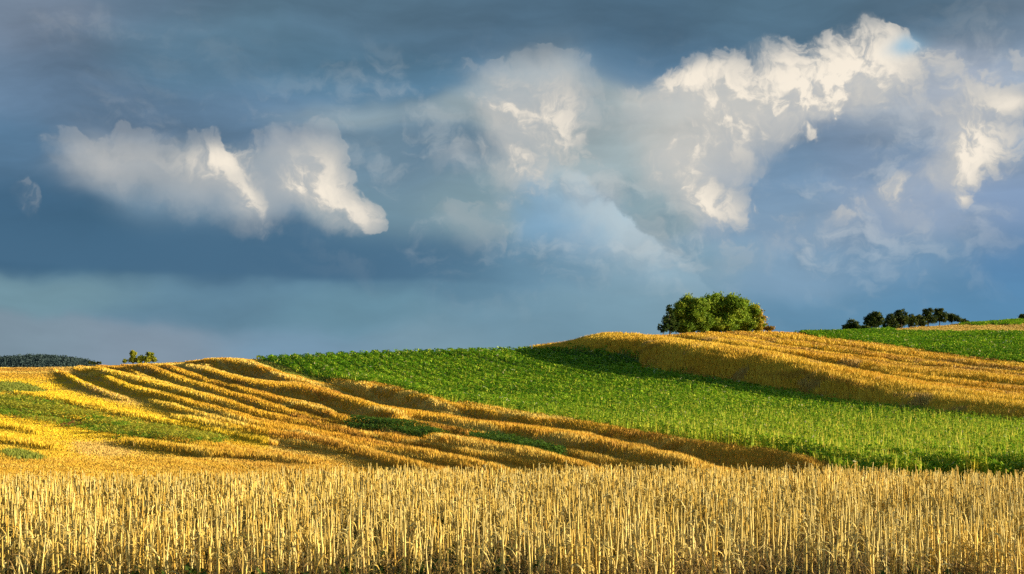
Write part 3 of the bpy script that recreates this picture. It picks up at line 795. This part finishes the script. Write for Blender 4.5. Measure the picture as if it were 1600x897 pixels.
for u, lst, lab in ((208, [(208,553,4.5,6),(207,561,6,6)], 'upright little tree with dark leaves, left one of the pair on the left skyline'),
                    (220, [(220,560,6,4),(217,563,5,4)], 'low bush between the two little trees on the left skyline'),
                    (233, [(234,555,5,6),(230,562,7,5),(239,561,4,5)], 'little tree with yellow-green leaves, right one of the pair on the left skyline'),
                    (195, [(195,564,2.5,2.5)], 'tiny dark bush just left of the pair of little trees on the left skyline')):
    bb, DD = crest_pt(u, 3)
    tree('skyline_tree' if 'bush' not in lab else 'skyline_bush', bb, px_lobes(u, DD, bb[2], lst), lab, LS, 'tree' if 'bush' not in lab else 'shrub', .26, 1.4, LC)
for i, u in enumerate((140, 144.5, 149, 153, 157)):
    bb, DD = crest_pt(u, 1.5)
    tree('hedge_bush', bb, px_lobes(u, DD, bb[2], [(u,567,1.8,2.4)]), 'tiny dark bush in the short row beside the far wood on the left skyline', 'tiny bushes in a row beside the far wood', 'shrub', .15, .6, DK)

def far_wood():
    """wooded hill far beyond the left crest"""
    DD = 1500.0; k = DD / FPX
    prof = np.array([(-260,600),(-180,582),(-90,566),(-40,560),(0,557),(20,555.5),(50,553),(75,552.5),(100,555),(118,557.5),(128,559),(134,566),(140,575),(150,600)], float)
    n = 16000
    u = rng.uniform(-250, 146, n); dy = rng.uniform(-1, 1, n)
    ztop = CAMZ + (HOR - np.interp(u, prof[:, 0], prof[:, 1])) * k
    h = ztop * np.sqrt(np.clip(1 - dy * dy, 0, 1))                # a rounded hill 240 m deep
    x = (u - 800) * k; y = DD + dy * 120
    # hill body
    gu = np.linspace(-255, 148, 90); gd = np.linspace(-1, 1, 24); A, B = np.meshgrid(gu, gd)
    Z = (CAMZ + (HOR - np.interp(A, prof[:, 0], prof[:, 1])) * k) * np.sqrt(np.clip(1 - B * B, 0, 1)) - 5
    V = np.stack([(A - 800) * k, DD + B * 120, Z - 2], -1).reshape(-1, 3)
    i = np.arange(V.shape[0]).reshape(A.shape); F1 = np.stack([i[:-1, :-1], i[:-1, 1:], i[1:, 1:], i[1:, :-1]], -1).reshape(-1, 4)
    # crowns: tufts of leaf faces
    P = np.stack([x, y, h - 4 + rng.normal(0, .8, n)], -1); m = 11
    P = P[:, None, :] + rng.normal(0, 1, (n, m, 3)) * np.array([1.6, 1.6, 1.1]); P = P.reshape(-1, 3); N = len(P)
    a = rng.normal(0, 1, (N, 3)); a /= np.linalg.norm(a, axis=1)[:, None]; s = np.cross(a, rng.normal(0, 1, (N, 3))); s /= np.linalg.norm(s, axis=1)[:, None]
    w = rng.uniform(.6, 1.3, (N, 1))
    Vl = np.stack([P - a * w, P + s * w * .6, P + a * w, P - s * w * .6], 1).reshape(-1, 3)
    Fl = np.arange(N * 4).reshape(N, 4)
    C = np.concatenate([np.tile((.02, .035, .03), (len(V), 1)), np.repeat(np.array([.05, .085, .085]) * rng.uniform(.7, 1.2, (N, 1)), 4, 0)])  # cloud shadow and bluish haze are put into these hill and leaf colours
    VV, FF = merge([(V, F1), (Vl, Fl)])
    o = build('far_wood', VV, FF, TREELEAF, C)
    tag(o, 'far wooded hill coloured dark blue-green for cloud shade and haze, at the left edge', 'wood', kind='stuff')
far_wood()
# ------------------------------------------------------------------ standing dead stalks of the near field
STALK = plant_mat('straw_stalk', .15, .55, .2, .14, 14.0)
def stalk_mesh(n, x, y, H, R0, bend, hook, nleaf, tone, seg=5, k=3):
    """n stalks at once: thin tapering stems (k-sided), some hooked over at the top, with drooping strap leaves"""
    zg = np.zeros(n)
    t = np.linspace(0, 1, seg + 1)
    az = rng.uniform(0, 2 * np.pi, n); wob = rng.normal(0, .006, (n, seg + 1, 2)); wob[:, 0] = 0
    hx = np.where(hook[:, None] > 0, np.clip((t - .62) / .38, 0, 1)[None, :], 0)
    horiz = bend[:, None] * t[None, :] ** 1.6 + hook[:, None] * hx ** 1.1 * .38
    vert = t[None, :] - hook[:, None] * hx ** 2 * .46
    ctr = np.stack([x[:, None] + np.cos(az)[:, None] * horiz * H[:, None] + wob[..., 0], y[:, None] + np.sin(az)[:, None] * horiz * H[:, None] + wob[..., 1],
                    zg[:, None] - .03 + vert * H[:, None]], -1)                  # n, seg+1, 3
    rad = R0[:, None] * (1.1 - .75 * t[None, :])
    ang = 2 * np.pi * np.arange(k) / k
    ring = np.stack([np.cos(ang), np.sin(ang), np.zeros(k)], -1)
    V = ctr[:, :, None, :] + rad[:, :, None, None] * ring[None, None]
    i = (np.arange(n) * (seg + 1) * k)[:, None, None, None]; s = (np.arange(seg) * k)[None, :, None, None]; j = np.arange(k)[None, None, :, None]; j2 = (j + 1) % k
    F = np.concatenate([i + s + j, i + s + j2, i + s + k + j2, i + s + k + j], -1).reshape(-1, 4)
    V = V.reshape(-1, 3); C = np.repeat(tone, (seg + 1) * k, 0)
    out = [(V, F, C)]
    # strap leaves: leave the stem, arch over and hang
    for q in range(nleaf):
        on = rng.random(n) < .8; m = on.sum()
        if m == 0: continue
        tt = rng.uniform(.15, .95, m); fi = tt * seg; i0 = np.clip(fi.astype(int), 0, seg - 1); fr = (fi - i0)[:, None]
        c = ctr[on]; p0 = c[np.arange(m), i0] * (1 - fr) + c[np.arange(m), i0 + 1] * fr
        a = rng.uniform(0, 2 * np.pi, m); L = rng.uniform(.15, .55, m); up = rng.uniform(.1, 1.3, m); w = rng.uniform(.007, .018, m)
        curl = rng.normal(0, .6, m)
        ss = np.linspace(0, 1, 5)
        aa = a[:, None] + curl[:, None] * ss[None, :]
        hor = L[:, None] * ss[None, :] * (1 - .35 * ss[None, :]); ver = L[:, None] * (up[:, None] * ss - (up[:, None] + .75) * ss ** 2.2)
        q_ = p0[:, None, :] + np.stack([np.cos(aa) * hor, np.sin(aa) * hor, ver], -1)
        q_[..., 2] = np.maximum(q_[..., 2], .01)
        side = np.stack([-np.sin(aa), np.cos(aa), .4 * np.ones_like(aa)], -1) * (w[:, None] * (1 - .85 * ss ** 2)[None, :])[..., None]
        lv = np.stack([q_ - side, q_ + side], 2)               # m,5,2,3
        b = (np.arange(m) * 10)[:, None]; st = (np.arange(4) * 2)[None, :]
        f = np.stack([b + st, b + st + 1, b + st + 3, b + st + 2], -1).reshape(-1, 4)
        out.append((lv.reshape(-1, 3), f, np.repeat(tone[on] * rng.uniform(.75, 1.1, (m, 1)), 10, 0)))
    V, F, C = [], [], []; o = 0
    for v, f, c in out: V.append(v); F.append(f + o); C.append(c); o += len(v)
    return np.concatenate(V), np.concatenate(F), np.concatenate(C)
def tones(n, x, y):
    m = vnoise(x, y, .35, 31)[:, None]
    a = np.array([.77, .56, .13]); b = np.array([.83, .67, .24]); c = np.array([.66, .42, .065])
    r = rng.random((n, 1))
    t = np.where(r < .55, a, np.where(r < .85, b, c)) * (.8 + .4 * m)
    return t * rng.uniform(.8, 1.15, (n, 1))
Y0, Y1 = 22.8, 46.0
def place(n):
    # even over the ground inside a wedge a little wider than the view
    y = np.sqrt(rng.uniform(Y0 ** 2, Y1 ** 2, n)); x = rng.uniform(-1, 1, n) * (.36 * y * 1.12 + .8)
    k = y < 37.0 + 7.0 * vnoise(x, y * .3, .11, 50, 3)          # ragged far edge of the field
    return x[k], y[k]
# the near rows: single stalks one can pick out
cand_x, cand_y = place(60000)
k = (cand_y > 23.2) & (cand_y < 28.0) & (np.abs(cand_x) < cand_y * .352)
cx, cy = cand_x[k], cand_y[k]
sel = []; 
for i in range(len(cx)):
    if all((cx[i] - cx[j]) ** 2 + (cy[i] - cy[j]) ** 2 > .26 ** 2 for j in sel): sel.append(i)
    if len(sel) >= 295: break
GR = 'single dry stalks in the front of the stubble field'
LAB = {0: 'straight dry golden stalk standing upright among the foremost stubble stalks', 1: 'dry golden stalk bent over in a hook at its top among the foremost stubble stalks',
       2: 'short broken-off dry stalk with straggling leaves among the foremost stubble stalks'}
protos = {}
for kind in (0, 1, 2):
    for vnt in range(7):
        z1 = np.zeros(1)
        Hh = {0: rng.uniform(1.0, 1.22), 1: rng.uniform(1.0, 1.2), 2: rng.uniform(.55, .75)}[kind]
        hk = np.array([rng.uniform(.7, 1.15) if kind == 1 else 0.0])
        V, F, C = stalk_mesh(1, z1, z1, np.array([Hh]), np.array([rng.uniform(.021, .029)]), np.array([rng.uniform(.0, .06)]), hk, {0: 4, 1: 5, 2: 5}[kind], np.array([[.84, .66, .20]]) * rng.uniform(.85, 1.1), 9, 6)
        o = build('dry_stalk', V, F, STALK, C, smooth_=True); protos[kind, vnt] = o
used = set()
for n_, i in enumerate(sel):
    r = rng.random(); kind = 0 if r < .66 else 1 if r < .84 else 2; vnt = int(rng.integers(7))
    src = protos[kind, vnt]
    if (kind, vnt) in used: o = src.copy(); col.objects.link(o)
    else: o = src; used.add((kind, vnt))
    o.location = (cx[i], cy[i], 0); o.rotation_euler = (0, 0, rng.uniform(0, 6.28)); sc_ = rng.uniform(.9, 1.12); o.scale = (1, 1, sc_)
    tag(o, LAB[kind], 'stalk', GR)
for q, o in protos.items():
    if q not in used: bpy.data.objects.remove(o)
# all the rest
def front_field():
    x, y = place(27000); n = len(x)
    clump = vnoise(x, y, .8, 41); far = np.clip((y - 27) / 12, 0, 1)
    keep = rng.random(n) < np.clip(.10 + 1.3 * (clump - .42) + .95 * far, .10, 1)
    x, y, far = x[keep], y[keep], far[keep]; n = len(x)
    H = (.78 + .34 * vnoise(x, y, .25, 42) + rng.normal(0, .09, n)) ; sh = rng.random(n) < .2; H[sh] *= rng.uniform(.45, .8, sh.sum())
    R0 = rng.uniform(.013, .026, n) + .004 * far
    hook = np.where(rng.random(n) < .14, rng.uniform(.6, 1.2, n), 0); bend = np.abs(rng.normal(0, .045, n))
    V, F, C = stalk_mesh(n, x, y, H, R0, bend, hook, 4, tones(n, x, y), 5, 4)
    # thin brown weeds and side shoots below the tops
    x2, y2 = place(16000); n2 = len(x2); q = rng.random(n2) < np.clip((37 - y2) / 10, .1, 1); x2, y2 = x2[q], y2[q]; n2 = len(x2); H2 = rng.uniform(.2, .75, n2)
    t2 = np.array([.42, .27, .08]) * rng.uniform(.5, 1.5, (n2, 1))
    V2, F2, C2 = stalk_mesh(n2, x2, y2, H2, rng.uniform(.004, .009, n2), np.abs(rng.normal(0, .35, n2)), np.where(rng.random(n2) < .4, rng.uniform(.6, 1.3, n2), 0), 2, t2, 5, 3)
    F = np.concatenate([F, F2 + len(V)]); V = np.concatenate([V, V2]); C = np.concatenate([C, C2])
    o = build('stubble_stalks', V, F, STALK, C)
    tag(o, 'dense mass of tall dry golden stalks filling the whole foreground field', 'stubble field', kind='stuff')
    # broken straw and dead leaves on and above the ground
    x, y = place(42000); m = len(x)
    z = np.abs(rng.normal(0, .16, m)); a = rng.uniform(0, 2 * np.pi, m); L = rng.uniform(.06, .26, m); e = rng.normal(0, .5, m); w = rng.uniform(.004, .010, m)
    d = np.stack([np.cos(a) * np.cos(e), np.sin(a) * np.cos(e), np.sin(e)], -1) * L[:, None]; p = np.stack([x, y, z + .02], -1)
    s = np.stack([-np.sin(a), np.cos(a), np.full(m, .5)], -1) * w[:, None]; mid = p + d * .5 + np.stack([0 * L, 0 * L, L * rng.uniform(.0, .35, m)], -1)
    V = np.stack([p - s, p + s, mid + s, mid - s, p + d + s * .4, p + d - s * .4], 1).reshape(-1, 3)
    i = (np.arange(m) * 6)[:, None]; F = np.concatenate([i + [[0, 1, 2, 3]], i + [[3, 2, 4, 5]]], 0)
    t = np.array([.42, .27, .075]) * rng.uniform(.5, 1.3, (m, 1)); V[:, 2] = np.maximum(V[:, 2], .008)
    o = build('straw_litter', V, F, STALK, np.repeat(t, 6, 0))
    tag(o, 'tangle of broken straw and dead leaves between the foreground stalks', 'straw', kind='stuff')
    # a little green weed low between the stalks
    m = 9000; x, y = place(m); q = (vnoise(x, y, .4, 44) > .55) & (y < 33); x, y = x[q], y[q]
    V, F, C = leaves(np.stack([x, y, 0 * x], -1), rng.uniform(.1, .42, len(x)), np.full(len(x), .11), np.tile((.06, .10, .015), (len(x), 1)), 6)
    o = build('low_weeds', V, F, LEAF, C); tag(o, 'low green weeds growing between the foreground stalks', 'weeds', kind='stuff')
front_field()
